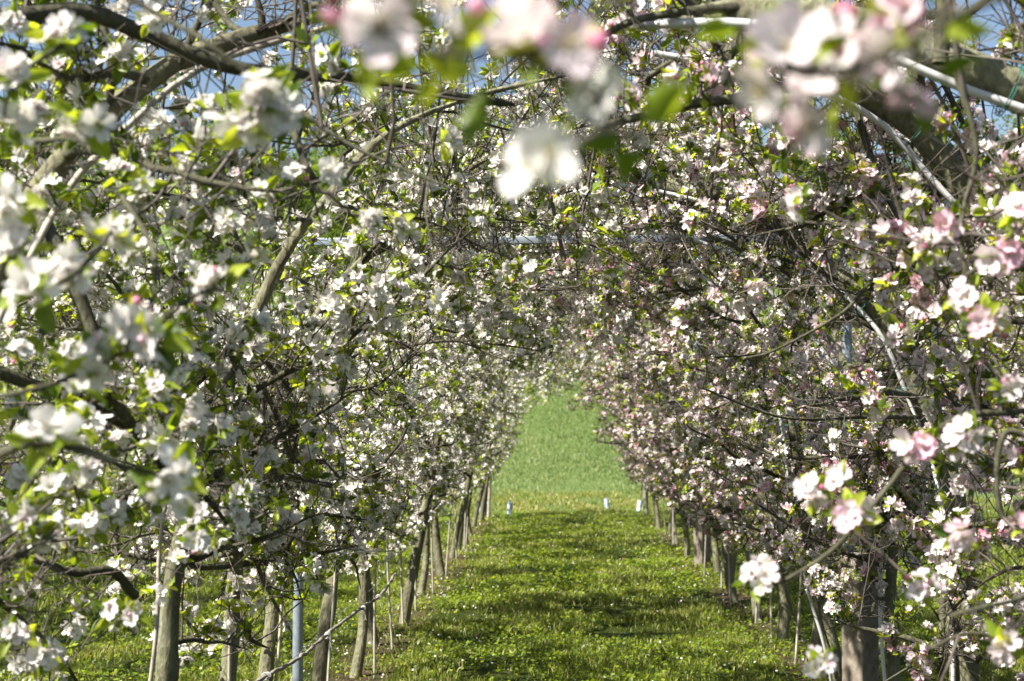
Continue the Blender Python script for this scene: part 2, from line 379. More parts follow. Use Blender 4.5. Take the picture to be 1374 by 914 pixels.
def grow(side, seed, lod, nl=19, ntw=12, step=.07, rbase=.055, lean=0., taper=.72, thin=0., fp=None, extra=None, base=None, trunk_pts=None, keep=None, shoots=9, r_scale=1., low=.78):
    """returns dict of local-space meshes-to-be. extra = list of (path_pts_local, r0, r1, ntw)"""
    rng = np.random.default_rng(seed); sgn = 1 if side == 'L' else -1
    TP = trunk_path(sgn, rng, lean) if trunk_pts is None else np.asarray(trunk_pts)
    nt = {0: 46, 1: 30, 2: 16}[lod]; path = smooth_path(TP, nt)
    s = np.linspace(0, 1, nt)
    tr = rbase * (1 - taper * s ** .9) * (1 + .16 * np.exp(-s * 45)) * (1 + rng.normal(size=nt) * .035)
    tr[-3:] *= [.85, .6, .3]
    for _ in range(5): c_ = rng.uniform(.02, .7); tr *= 1 + rng.uniform(.08, .28) * np.exp(-((s - c_) / .018) ** 2)
    k = {0: 14, 1: 10, 2: 7}[lod]
    g = Geo(); V, Q = tubes(path[None], tr[None], k, rng)
    if lod == 0: V = V + rng.normal(size=V.shape) * .0012
    g.add(V, Q); out = {'trunk': g, 'limbs': [], 'pts': path}
    allP = []; allD = []
    # limbs
    zz = path[:, 2]
    cand = [i for i in range(nt) if zz[i] > low]
    specs = []
    for q in range(nl):
        i = cand[int(((q + rng.uniform(0, .9)) / nl) ** 1.25 * len(cand)) if q < nl else -1]; i = min(i, nt - 2)
        sy = 1 if (q + seed) % 2 else -1
        d = np.array([sgn * rng.uniform(-.6, 1.0 if side == 'L' else 1.3), sy * rng.uniform(.25, 1.1), rng.uniform(-.35, .45)])
        if path[i, 2] > 2.0: d[2] = rng.uniform(-.12, .7)
        L = rng.uniform(.5, 1.1); pl = walk(path[i][None], d[None], np.array([L]), 10, rng, .16, np.array([0, 0, rng.uniform(-.07, .06)]))[0]
        if keep is not None and shades(pl[3:] + np.asarray(base), .045).any() and rng.uniform() < .85: continue
        ins = inside_tunnel(pl, sgn)
        if ins.any():
            k_ = int(np.argmax(ins))
            if k_ < 4: continue
            pl = pl[:k_ + 1]
        r0 = min(tr[i] * .55, rng.uniform(.009, .019)); specs.append((pl, r0, r0 * .3, ntw))
    for (pts, r0, r1, nw) in (extra or []):
        pts = np.asarray(pts, float); n = max(10, min(40, int(len(pts) * 6)))
        specs.append((smooth_path(pts, n), r0, r1, nw))
    for (pl, r0, r1, nw) in specs:
        n = len(pl); rr = np.linspace(r0, r1, n) * (1 + rng.normal(size=n) * .06) * r_scale; rr[-1] *= .5
        lg = Geo(); V, Q = tubes(pl[None], rr[None], {0: 9, 1: 6, 2: 4}[lod], rng); lg.add(V, Q, 0)
        lim = inside_tunnel(pl, sgn)
        if nw:
            tw = limb_twigs(pl, rr, rng, nw, (.10, .42), sgn)
            ok = ~(inside_tunnel(tw[:, -1], sgn)) | (rng.uniform(size=nw) < .04)
            ok &= tw[:, -1, 2] > low - .12
            if keep is not None: ok &= keep(tw[:, -1]) & ~shades(tw[:, 3] + np.asarray(base), .06) & ~shades(tw[:, 5] + np.asarray(base), .05)
            tw = tw[ok]
            if len(tw):
                tr_ = np.linspace(1, .4, 6)[None] * rng.uniform(.0018, .0048, (len(tw), 1)) * r_scale
                V, Q = tubes(tw, tr_, 4 if lod < 2 else 3, rng); lg.add(V, Q, 1)
                # side spurs
                nb = len(tw) * (4 if lod < 2 else 3)
                b0 = tw[rng.integers(0, len(tw), nb), rng.integers(1, 5, nb)]
                bt = walk(b0, rng.normal(size=(nb, 3)) + [0, 0, .3], rng.uniform(.07, .30, nb), 5, rng, .25, np.zeros(3))
                bt = bt[~inside_tunnel(bt[:, -1], sgn) | (rng.uniform(size=len(bt)) < .15)]
                if keep is not None: bt = bt[keep(bt[:, -1])]
                if len(bt):
                    V, Q = tubes(bt, np.linspace(1, .5, 5)[None] * rng.uniform(.0012, .0026, (len(bt), 1)) * r_scale, 3, rng); lg.add(V, Q, 1)
                P, D = sites_on(tw, rng, step); allP.append(P); allD.append(D)
        out['limbs'].append(lg)
    # upright water shoots on the roof
    if shoots:
        hi = [(0, path[nt // 2])] if not specs else [(li, p) for li, (pl, *_r) in enumerate(specs) for p in pl[1:-1] if p[2] > 2.1]
        pick = rng.integers(0, len(hi), shoots); P0 = np.array([hi[q][1] for q in pick]); own = np.array([hi[q][0] for q in pick])
        sh = walk(P0, np.tile([0, 0, 1.], (shoots, 1)) + rng.normal(size=(shoots, 3)) * .22, rng.uniform(.5, 1.25, shoots), 8, rng, .07, np.array([0, 0, .12]))
        if keep is not None: kk = keep(sh[:, -1]) & ~np.any([shades(sh[:, q_] + np.asarray(base), .05) for q_ in (1, 2, 3, 5, 7)], axis=0); sh = sh[kk]; own = own[kk]
        if len(sh):
            for q in range(len(sh)):
                V, Q = tubes(sh[q:q + 1], np.linspace(1, .35, 8)[None] * rng.uniform(.003, .0075), 4, rng); out['limbs'][own[q]].add(V, Q, 1)
            P, D = sites_on(sh, rng, step * 1.1); 
            m = rng.uniform(size=len(P)) < .62
            allP.append(P[m]); allD.append(D[m]); n_ = ~m if keep is None else (~m & ~shades(P + np.asarray(base)) & ~hides(P + np.asarray(base), rng)); out['shoot'] = (P[n_], D[n_])
    P = np.concatenate(allP); D = np.concatenate(allD)
    ok = ~inside_tunnel(P, sgn) | (rng.uniform(size=len(P)) < .25)
    if keep is not None: ok &= keep(P)
    if thin: ok &= (P[:, 2] < 2.35) | (rng.uniform(size=len(P)) > thin)
    pn = patch(P, seed); ok &= (pn > -.75) | (rng.uniform(size=len(P)) < .12)
    if keep is not None: ok &= ~hides(P + np.asarray(base), rng); ok &= ~(shades(P + np.asarray(base)) & (rng.uniform(size=len(P)) < .93))
    P, D = P[ok], D[ok]
    out['P'], out['D'], out['S'], out['rng'] = P, D, rng.uniform(.70, 1.04, len(P)) * (1.18 if lod == 2 else 1.), rng
    return out

def finish(side, lod, g, rt, base, individual=0):
    """make meshes/objects under the root"""
    rng = g['rng']
    obj('trunk', g['trunk'].mesh('trunk', [M_BARK]), rt)
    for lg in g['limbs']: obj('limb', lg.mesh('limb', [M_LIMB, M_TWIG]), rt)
    P, D, S = g['P'], g['D'], g['S']
    isf = rng.uniform(size=len(P)) < (.74 if side == 'L' else .84)
    if individual:
        x, y, d = pix(P + base); vis = (x > -30) & (x < 1404) & (y > -30) & (y < 940) & (d > .5) & isf
        idx = np.where(vis)[0]; idx = idx[np.argsort(d[idx])][:individual]
        Fm = frames(D[idx], rng)
        for k, i in enumerate(idx):
            v = int(rng.integers(0, 9)); a, b = cl_mesh(side, v)
            M = Matrix(np.vstack([np.hstack([Fm[k] * S[i], P[i][:, None]]), [0, 0, 0, 1]]).tolist())
            o = obj('blossom_cluster', a, rt); o.matrix_local = M
            obj('leaf_rosette', b, o)
        rest = np.ones(len(P), bool); rest[idx] = False
        P, D, S, isf = P[rest], D[rest], S[rest], isf[rest]
    l2 = max(lod, 1) if lod else 1
    fl, lv = Geo(), Geo()
    scatter([t[0] for t in TPL[side, l2]], P[isf], D[isf], S[isf], rng, fl, .02 if side == 'L' else .05)
    lm = rng.uniform(size=len(P)) < .74
    scatter([t[1] for t in TPL[side, l2]], P[lm], D[lm], S[lm], rng, lv, .18)
    if 'shoot' in g:
        Ps, Ds = g['shoot']; scatter(SHOOT[l2], Ps, Ds, np.ones(len(Ps)), rng, lv, .1)
    tag(obj('blossom', fl.mesh('blossom', [M_PETAL, M_STAMEN, M_STEM]), rt), kind='stuff')
    tag(obj('foliage', lv.mesh('foliage', [M_LEAF]), rt), kind='stuff')

def copy_tree(src, loc, label, group, rz=0, sc_=1.):
    o = src.copy(); col.objects.link(o); o.location = loc; o.rotation_euler = (0, 0, rz); o.scale = (sc_, sc_, sc_)
    o['label'] = label; o['group'] = group
    for ch in src.children:
        c = ch.copy(); col.objects.link(c); c.parent = o
    return o

GL, GR = 'apple trees of the left row of the tunnel', 'apple trees of the right row of the tunnel'
def near_keep(base, dmin=2.3):
    def f(P):
        W = P + base; return np.linalg.norm(W - np.array([0, 0, H]), axis=1) > dmin
    return f
def px(base, pts):
    return [at(*p) - np.array(base) for p in pts]

def attach(rt, base, A, cl, side, rng):
    for k, (x, y, d, up, *spec) in enumerate(cl):
        p = at(x, y, d) - base; a = A[np.argmin(np.linalg.norm(A - p, axis=1))]
        dv = p - a; axis = nrm(nrm(dv) * .5 + nrm(np.array([0, 0, H]) - p - base) * .9 + np.array([-.25, 0, .35 * up]) + rng.normal(size=3) * .25)
        s = rng.uniform(.95, 1.1) * (.84 if d > 2.2 else 1.)
        q = p - axis * .022
        v = k % 9; ma, mb = cl_mesh(side, v)
        if spec:
            f_, l_ = cluster(rng, 0, spec[2], spec[1], spec[0]); l_ = Geo(); leaves(l_, rng, 1 + k % 2, 0, .8); ma = f_.mesh('blossom_cluster', [M_PETAL, M_STAMEN, M_STEM]); mb = l_.mesh('leaf_rosette', [M_LEAF])
        Fm = rot_to(axis, rng.uniform(0, 6))
        o = obj('blossom_cluster', ma, rt); o.matrix_local = Matrix(np.vstack([np.hstack([Fm * s, q[:, None]]), [0, 0, 0, 1]]).tolist())
        obj('leaf_rosette', mb, o)
        if np.linalg.norm(q - a) > .01:
            lg = Geo(); V, Q = tubes(smooth_path([a, (a + q) / 2 + rng.normal(size=3) * .006, q], 8)[None], np.linspace(.0022, .0014, 8)[None], 6, rng); lg.add(V, Q, 1)
            obj('twig', lg.mesh('twig', [M_BARK, M_TWIG]), rt)

# ---- two trees right beside the lens
FG = [
 ('L', 1.2, 31, 'nearest apple tree on the left whose blurred white clusters hang close to the lens', [
    ([(-330, 150, 1.9), (-160, 130, 1.9), (0, 110, 1.9), (85, 60, 2.0)], .006, .003),
    ([(-330, 320, 1.9), (-100, 390, 1.85), (20, 400, 1.9), (95, 372, 1.9), (150, 310, 2.1)], .007, .003),
    ([(-300, 560, 1.9), (-60, 540, 1.9), (60, 520, 1.9), (160, 475, 1.9), (205, 440, 1.9)], .006, .003),
    ([(-160, -60, 2.0), (100, -30, 2.0), (250, 40, 1.9), (345, 110, 1.9)], .006, .003),
    ([(-300, 640, 1.9), (0, 610, 1.8), (60, 590, 1.8), (150, 620, 1.9), (225, 640, 2.0)], .005, .0025),
    ([(205, 440, 1.9), (240, 410, 2.0), (285, 385, 2.1)], .003, .002)],
   [(345, 125, 1.88, 1), (325, 165, 1.9, 1), (375, 155, 1.9, 1), (105, 172, 2.0, 1), (85, 48, 2.0, 1), (15, 95, 1.9, 1), (22, 165, 1.95, 1), (5, 265, 2.0, 1),
    (35, 388, 1.85, 1), (85, 362, 1.95, 1), (150, 308, 2.1, 1), (170, 430, 1.9, 1), (132, 470, 1.9, 1), (200, 462, 1.9, 1), (285, 382, 2.15, 1), (20, 330, 2.0, 1),
    (58, 580, 1.8, 1), (228, 643, 2.0, 1), (120, 500, 2.0, 1)]),
 ('R', 1.2, 32, 'nearest apple tree on the right whose blurred pink blossom crosses the top', [
    ([(1700, -260, 1.25), (1450, -60, 1.03), (1240, 40, 0.99), (1120, 100, 0.97), (1000, 60, 0.94)], .0045, .002),
    ([(1240, -150, 1.03), (960, -90, 0.94), (800, 20, 0.91), (700, 70, 0.90), (590, 70, 0.90), (500, 40, 0.90)], .003, .0018),
    ([(700, 70, 0.90), (790, 130, 0.90), (850, 200, 0.90)], .0018, .0012),
    ([(1120, 100, 0.97), (1180, 120, 0.97), (1240, 130, 0.99)], .0018, .0012)],
   [(505, 25, .9, 0, 2, 1, .3), (468, 55, .9, 0, 0, 2, .9), (545, 40, .92, 0, 0, 1, .8), (700, 45, .9, 0, 2, 0, .12), (615, 20, .9, 0, 1, 1, .1), (755, 75, .9, 0, 1, 1, .15), (785, 40, .9, 0, 0, 2, .9), (742, 205, .84, 0, 2, 0, .0), (808, 130, .92, 0, 1, 0, .0),
    (1055, 60, .98, 0, 3, 0, .15), (1030, 115, 1.0, 0, 2, 0, .1), (1090, 120, 1.04, 0, 3, 1, .3), (1120, 60, 1.0, 0, 1, 1, .2), (1165, 30, 1.0, 0, 0, 2, .8), (1195, 70, 1.0, 0, 3, 1, .2), (1235, 25, 1.02, 0, 2, 1, .3)]),
]

# ---- near trees with the limbs the photo shows  (x, y, depth)
NEAR = [
 # side, Y, seed, rbase, lean, individual, label, trunk pixel path above ground, extras
 ('L', 2.95, 11, .041, 0, 90, 'white-blossomed apple tree whose dark trunk arches over the top left corner',
   [(-120, 1100, 2.95), (-95, 860, 2.95), (-75, 620, 3.0), (-40, 450, 3.1), (12, 330, 3.2), (62, 240, 3.3), (132, 168, 3.4), (225, 90, 3.5), (330, 50, 3.6), (440, 20, 3.7)],
   [([(-80, 60, 2.8), (0, 30, 2.9), (110, 16, 3.0), (200, 48, 3.05), (320, 92, 3.1), (470, 105, 3.2), (600, 128, 3.3), (690, 140, 3.4)], .020, .009, 9),
    ([(48, 280, 3.25), (72, 325, 3.2), (115, 420, 3.2), (145, 515, 3.2), (180, 575, 3.25), (216, 620, 3.3), (240, 690, 3.35)], .019, .009, 12),
    ([(135, 170, 3.4), (150, 90, 3.4), (128, 0, 3.4), (120, -60, 3.4)], .013, .008, 6),
    ([(240, 85, 3.5), (262, 40, 3.5), (300, -30, 3.5)], .010, .006, 5),
    ([(330, 60, 3.6), (352, 30, 3.6), (332, -40, 3.6)], .010, .006, 5),
    ([(385, 150, 3.3), (418, 235, 3.2), (470, 288, 3.1)], .010, .004, 6),
    ([(400, 148, 2.7), (480, 200, 2.7), (612, 256, 2.7)], .0042, .0025, 2),
    ([(165, 265, 2.3), (205, 335, 2.2), (206, 395, 2.1), (190, 440, 2.05)], .0045, .003, 0),
    ([(-60, 420, 2.3), (30, 400, 2.2), (100, 380, 2.15)], .006, .003, 0),
    ([(-60, 620, 2.2), (30, 600, 2.1), (110, 600, 2.1), (215, 655, 2.2)], .006, .003, 0),
    ([(-60, 180, 2.3), (20, 190, 2.3), (95, 185, 2.2)], .006, .003, 0),
    ([(-50, 770, 3.2), (30, 740, 3.2), (80, 700, 3.3), (130, 640, 3.4)], .010, .005, 10)]),
 ('L', 4.35, 12, .050, .08, 90, 'white-blossomed apple tree at the lower left with a knobbly trunk', None,
   [([(180, 800, 4.3), (150, 767, 4.2), (95, 768, 4.1), (20, 742, 4.0), (-40, 760, 4.0)], .015, .008, 12),
    ([(150, 690, 4.3), (190, 640, 4.3), (260, 560, 4.4), (305, 520, 4.5)], .012, .006, 12)]),
 ('L', 5.65, 13, .048, -.05, 90, 'apple tree on the left with a dark straight trunk left of the steel post', None,
   [([(296, 745, 5.6), (335, 742, 5.4), (358, 790, 5.3), (392, 850, 5.2)], .011, .004, 4),
    ([(240, 480, 5.2), (300, 474, 5.1), (345, 510, 5.0), (375, 570, 5.0), (398, 650, 5.0), (400, 700, 5.0), (380, 750, 5.0)], .011, .005, 8)]),
 ('L', 6.95, 14, .050, .02, 80, 'apple tree with a bent dark-footed trunk just left of the steel post', None, []),
 ('L', 8.5, 15, .052, .05, 80, 'apple tree with a pale upright trunk just right of the left steel post', None, []),
 ('R', 3.2, 21, .060, 0, 90, 'pink-blossomed apple tree whose mossy limb crosses the top right corner',
   [(1880, 1400, 3.2), (1880, 1100, 3.2), (1860, 900, 3.2), (1840, 640, 3.2), (1760, 400, 3.2), (1600, 220, 3.2), (1450, 150, 3.2), (1370, 125, 3.2), (1262, 78, 3.2), (1160, 40, 3.2), (1040, 20, 3.2), (900, 22, 3.3)],
   [([(1010, 10, 3.2), (930, 14, 3.2), (850, 28, 3.2), (800, 48, 3.2), (740, 30, 3.2), (690, 18, 3.2)], .011, .005, 6),
    ([(1100, 105, 3.3), (1000, 130, 3.3), (930, 140, 3.3), (880, 152, 3.3), (800, 170, 3.35)], .014, .008, 6),
    ([(1262, 85, 3.1), (1268, -20, 3.1), (1270, -60, 3.1)], .017, .012, 4),
    ([(1420, 545, 2.8), (1360, 553, 2.75), (1290, 560, 2.7), (1235, 598, 2.65), (1190, 655, 2.6), (1120, 735, 2.6), (1060, 775, 2.6), (1040, 785, 2.6)], .007, .003, 16),
    ([(1420, 760, 2.4), (1374, 800, 2.3), (1320, 815, 2.2), (1275, 826, 2.2)], .005, .003, 2),
    ([(1280, 90, 2.6), (1310, 200, 2.6), (1290, 300, 2.6), (1300, 380, 2.6), (1330, 440, 2.6)], .006, .003, 8),
    ([(1430, 620, 2.9), (1350, 580, 2.9), (1340, 680, 2.9), (1374, 720, 2.9)], .007, .004, 7),
    ([(1430, 850, 2.9), (1374, 860, 2.9), (1300, 850, 2.9), (1250, 870, 2.9)], .005, .003, 8)]),
 ('R', 4.75, 22, .064, 0, 90, 'pink-blossomed apple tree whose thick lit trunk meets the right edge halfway up', None,
   [([(1150, 150, 4.6), (1175, 230, 4.5), (1195, 275, 4.5), (1215, 330, 4.5), (1225, 400, 4.5)], .013, .006, 8),
    ([(1250, 75, 4.6), (1300, 180, 4.6), (1370, 290, 4.6)], .010, .006, 8),
    ([(1330, 330, 4.6), (1260, 350, 4.4), (1180, 370, 4.3), (1130, 420, 4.2), (1040, 470, 4.1), (1000, 480, 4.1)], .008, .003, 10)]),
 ('R', 6.8, 23, .072, 0, 90, 'apple tree on the right with a smooth olive trunk and white pipe in full sun', None,
   [([(1160, 400, 6.7), (1185, 350, 6.6), (1200, 320, 6.5)], .022, .013, 6),
    ([(1230, 560, 6.7), (1150, 560, 6.3), (1050, 560, 6.1), (940, 520, 6.0)], .010, .004, 12)]),
 ('R', 8.1, 24, .045, -.05, 80, 'apple tree on the right with a dark arching trunk behind the sunlit one', None,
   [([(1090, 430, 8.0), (1040, 470, 7.8), (960, 480, 7.6)], .010, .005, 8)]),
 ('R', 9.5, 25, .050, .25, 70, 'apple tree with a strongly leaning trunk behind the wooden post', None, []),
]
TREES = {}
TAPER = {('L', 4.35): .9, ('L', 5.65): .88, ('L', 6.95): .85, ('L', 8.5): .8, ('L', 2.95): .35, ('R', 3.2): .28, ('R', 4.75): .38, ('R', 6.8): .38}
SHOW += [([(x_, 326, 8.5) for x_ in (560, 640, 760)], 10), ([(x_, 323, 8.5) for x_ in (830, 890, 1030)], 10), (NEAR[0][7][3:9], 9), (NEAR[0][8][0][0][1:], 12), (NEAR[0][8][1][0], 10), (NEAR[0][8][3][0], 8), (NEAR[0][8][5][0], 8), (NEAR[2][8][1][0][1:], 6), 
  (NEAR[5][7][6:11], 20), (NEAR[5][8][0][0], 8), ([(1374, 500, 4.7), (1340, 400, 4.7), (1300, 310, 4.7), (1250, 240, 4.7), (1180, 190, 4.7), (1140, 160, 4.7)], 18),
  ([(1285, 914, 6.8), (1268, 830, 6.8)], 18), ([(1225, 600, 6.8), (1210, 540, 6.8), (1165, 430, 6.8), (1100, 360, 6.8), (1035, 298, 6.8)], 16), ([(128, 890, 4.3), (150, 740, 4.3)], 14)]
for f_ in FG:
    for c_ in f_[5]: RAYS.append((at(*c_[:3]), 1.0))
CLX = {('R', 3.2): [(1085, 655, 2.5, 1), (1140, 690, 2.45, 1), (1120, 640, 2.6, 1), (1010, 770, 2.6, 1), (1235, 600, 2.6, 0), (1105, 890, 2.6, 1), (1290, 720, 2.6, 1), (1235, 790, 2.5, 0),
   (1345, 870, 2.5, 1), (1290, 400, 2.6, 1), (1320, 430, 2.55, 1), (1235, 330, 2.7, 1), (1300, 590, 2.6, 0), (1270, 300, 2.6, 0)],
   ('L', 2.95): [(495, 292, 3.1, 1), (540, 300, 3.2, 1), (40, 700, 2.8, 1), (150, 820, 3.0, 1), (175, 830, 3.0, 1), (20, 850, 2.9, 1), (60, 880, 3.0, 1), (120, 700, 3.0, 1), (250, 230, 3.0, 1), (300, 300, 3.1, 1), (170, 340, 2.8, 1), (30, 470, 2.7, 1), (90, 470, 2.9, 1), (210, 520, 2.9, 1), (15, 30, 2.6, 1), (200, 20, 2.9, 0)]}
for q_ in CLX.values():
    for c_ in q_: RAYS.append((at(*c_[:3]), .8))
for k_, r_ in ((2, .9), (8, 2.4), (11, 2.8), (13, 2.8)):
    for p_ in smooth_path(np.array(SHOW[k_][0], float), 12): RAYS.append((at(*p_), r_))
for (side, Y, seed, rb, lean, ind, lab, tpx, ext) in NEAR:
    X = XL if side == 'L' else XR
    base = np.array([X, Y, 0.]); 
    tp = None
    if tpx:
        tp = np.array([at(*p) for p in tpx]) - base
        tp = np.vstack([[0, 0, -.05], [0, 0, .25], tp[tp[:, 2] > .4]])
    ex = [(px(base, p), a, b, n) for (p, a, b, n) in ext]
    rt = root('apple_tree', base, lab, 'tree', GL if side == 'L' else GR)
    lod = 0 if Y < 9 else 1
    g = grow(side, seed, lod, rbase=rb * (.80 if Y not in (2.95, 3.2, 4.75, 6.8) or side == 'L' else .94), low=(.92 if side == 'L' and Y > 4 else (.55 if Y < 7 else .7)), lean=lean, taper=TAPER.get((side, Y), .7), shoots=16 if Y < 3 else 17, thin=.3 if Y < 3.5 else (.15 if Y < 5 else 0), extra=ex, trunk_pts=tp, base=base, keep=near_keep(base), nl=24 if Y > 4 else 16, ntw=17, step=.060 if side == 'L' else .053)
    finish(side, lod, g, rt, base, ind)
    if (side, Y) in CLX: attach(rt, base, np.concatenate([smooth_path(e_[0], 40) for e_ in ex] + [g['pts']]), CLX[side, Y], side, np.random.default_rng(seed + 7))
    TREES[side, Y] = (rt, g, base)

# ---- the nearest two trees: only limbs that hang into the top of the picture, seen very close and out of focus
for side, Y, seed, lab, limbs, cl in FG:
    X = XL if side == 'L' else XR
    base = np.array([X - .15 if side == 'L' else X + .1, Y, 0.]); rt = root('apple_tree', base, lab, 'tree', GL if side == 'L' else GR)
    kp = lambda P, b=base: (lambda x, y, d: ((d < .02) | (x < -60) | (x > 1434) | (y < -60) | (y > 990)))(*pix(P + b)) & (np.linalg.norm(P + b - np.array([0, 0, H]), axis=1) > .75)
    g = grow(side, seed, 1, base=base, nl=3, ntw=4, keep=kp, rbase=.048, shoots=0, thin=.9)
    rng = np.random.default_rng(seed)
    # the random limbs may not cross the view
    g['limbs'] = [l for l in g['limbs'] if kp(l.arr()[0]).all()]
    anchors = g['pts']; allpts = []
    for pts, r0, r1 in limbs:
        P = smooth_path(px(base, pts), 22)
        lg = Geo()
        if pts[0][0] < -100 or pts[0][0] > 1200:      # grow out of the trunk
            t = anchors[np.argmin(np.linalg.norm(anchors - P[0] + [0, 0, .2], axis=1))]
            P = smooth_path(np.vstack([t, (t + P[0]) / 2 + [0, 0, .03], P]), 30)
        P[1:-1] += rng.normal(size=(len(P) - 2, 3)) * .0015
        rr = np.linspace(r0 * 1.4, r1, len(P)); V, Q = tubes(P[None], rr[None], 8, rng); lg.add(V, Q, 0)
        g['limbs'].append(lg); allpts.append(P)
    A = np.concatenate(allpts)
    finish(side, 1, g, rt, base, 0)
    if side == 'R':
        for k, (x, y, d) in enumerate([(590, 95, .92), (660, 100, .92), (845, 185, .92), (1000, 40, .98), (1245, 120, 1.02)]):
            lf = Geo(); leaves(lf, rng, 3, 0, 1.1); p = at(x, y, d) - base; a = A[np.argmin(np.linalg.norm(A - p, axis=1))]
            o = obj('leaf_rosette', lf.mesh('leaf_rosette', [M_LEAF]), rt); o.matrix_local = Matrix(np.vstack([np.hstack([rot_to(nrm(p - a + [0, 0, .01]), 0), p[:, None]]), [0, 0, 0, 1]]).tolist())
            lg = Geo(); V, Q = tubes(smooth_path([a, (a + p) / 2 + rng.normal(size=3) * .003, p], 6)[None], np.full((1, 6), .0012), 5, rng); lg.add(V, Q, 1); obj('twig', lg.mesh('twig', [M_BARK, M_TWIG]), rt)
    attach(rt, base, A, cl, side, rng)

# ---- the rest of the two rows: copies of a few prototypes
ORD = ['first', 'second', 'third', 'fourth', 'fifth', 'sixth', 'seventh', 'eighth', 'ninth', 'tenth', 'eleventh', 'twelfth', 'thirteenth', 'fourteenth', 'fifteenth', 'sixteenth']
PROTO = {}
def proto(side, lod, v):
    key = (side, lod, v)
    if key not in PROTO:
        g = grow(side, 100 + 10 * lod + v + (50 if side == 'R' else 0), lod, rbase=.038 + .005 * (v % 3), lean=[.02, .16, -.10, .10][v % 4], nl=24 if lod == 1 else 22, ntw=16, step=.054 if lod == 1 else .060, r_scale=1. if lod == 1 else 1.25, shoots=12 if v % 2 else 3, thin=0 if v % 2 else .88)
        rt = root('apple_tree', (0, 0, 0), 'apple tree', 'tree'); finish(side, lod, g, rt, np.zeros(3)); PROTO[key] = [rt, False, g]
    return PROTO[key]
rr = random.Random(4)
def place(side, lod, v, loc, label, group, s=1., rz=0):
    p = proto(side, lod, v)
    if not p[1]:
        o = p[0]; p[1] = True; o.location = loc; o.scale = (s, s, s); o.rotation_euler = (0, 0, rz); o['label'] = label; o['group'] = group; return o
    return copy_tree(p[0], loc, label, group, rz, s)
YL = [10.2, 11.5, 12.7, 13.9, 15.4, 17.2, 19.2, 20.6, 22.0, 23.6, 25.2, 26.8, 28.2]
YR = [10.9, 12.1, 13.2, 14.5, 15.7, 17.1, 19.9, 21.7, 23.2, 24.8, 26.5, 28.2]
for side, YY, X, grp in (('L', YL, XL, GL), ('R', YR, XR, GR)):
    for i, Y in enumerate(YY):
        lod = 1 if Y < 16.5 else 2
        sd, tint = ('left', 'white') if side == 'L' else ('right', 'pinkish')
        last = i == len(YY) - 1
        lab = f'last {tint}-blossomed apple tree of the {sd} row, where the tunnel opens to the meadow' if last else f'{tint}-blossomed apple tree, {ORD[len(YY)-1-i]} from the far end of the {sd} row'
        place(side, lod, [0, 2, 1, 3][(i + (side == 'R')) % 4], (X + rr.uniform(-.06, .06), Y, 0), lab, grp, rr.uniform(.96, 1.03), R(rr.uniform(-5, 5)))
# ---- rows beyond, on both sides
for side, X, grp, nm in (('L', -5.3, 'apple trees of the row beyond on the left', 'behind the left row'), ('R', 5.9, 'apple trees of the row beyond on the right', 'behind the right row')):
    for i in range(15):
        Y = 6.2 + i * 1.62
        place(side, 2, i % 4, (X + rr.uniform(-.1, .1), Y, 0), f'apple tree half hidden {nm}, {ORD[i]} of its row counted from the front', grp, rr.uniform(1.0, 1.12), R(rr.uniform(-8, 8)))
for side, X, grp, nm in (('L', -9.0, 'apple trees of the farthest row on the left', 'left'), ('R', 9.6, 'apple trees of the farthest row on the right', 'right')):
    for i in range(10):
        Y = 14 + i * 1.75
        place(side, 2, (i + 2) % 4, (X + rr.uniform(-.1, .1), Y, 0), f'apple tree in the outermost row on the {nm}, {ORD[i]} counted from the front', grp, rr.uniform(1.05, 1.2), R(rr.uniform(-8, 8)))

# ------------------------------------------------------------------ canes and pipes along the trunks, ties
def tube_obj(name, pts, r, mat, parent=None, n=24, k=8, seed=1, base=None, taper=1.):
    rng = np.random.default_rng(seed); P = smooth_path(pts, n)
    V, Q = tubes(P[None], np.linspace(r, r * taper, n)[None], k, rng)
    g = Geo(); g.add(V, Q)
    nq = len(V); ends = []
    me = g.mesh(name, [mat]); return obj(name, me, parent, base)
def tie(parent, c, axis, r, name='tie'):
    rng = np.random.default_rng(int(abs(c[2]) * 1e4) % 9999); F_ = rot_to(axis, 0)
    th = np.linspace(0, 4.2 * math.pi, 40); P = np.stack([np.cos(th) * r * (1 + .05 * np.sin(th * 1.3)), np.sin(th) * r, np.linspace(-.006, .006, 40)], 1) @ F_.T + c
    P = np.vstack([P, P[-1] + F_ @ np.array([.012, .02, .004])]); V, Q = tubes(P[None], np.full((1, 41), .0016), 5, rng)
    g = Geo(); g.add(V, Q); return obj(name, g.mesh(name, [M_TIE]), parent)
rc = np.random.default_rng(77)
names = {('L', 2.95): 'bent pale pipe bound under the arching trunk at the top left', ('L', 4.35): 'cane beside the lowest knobbly trunk on the left',
         ('L', 5.65): 'thin pale cane in front of the dark straight trunk', ('L', 6.95): 'cane leaning right across the bent trunk', ('L', 8.5): 'straight pale cane against the pale upright trunk',
         ('R', 3.2): 'pale pipe bound under the mossy limb at the top right', ('R', 4.75): 'white pipe running down the thick trunk at the right edge',
         ('R', 6.8): 'white bent pipe bound along the sunlit olive trunk', ('R', 8.1): 'pale pipe along the dark trunk behind the sunlit one', ('R', 9.5): 'pale cane on the leaning trunk by the wooden post'}
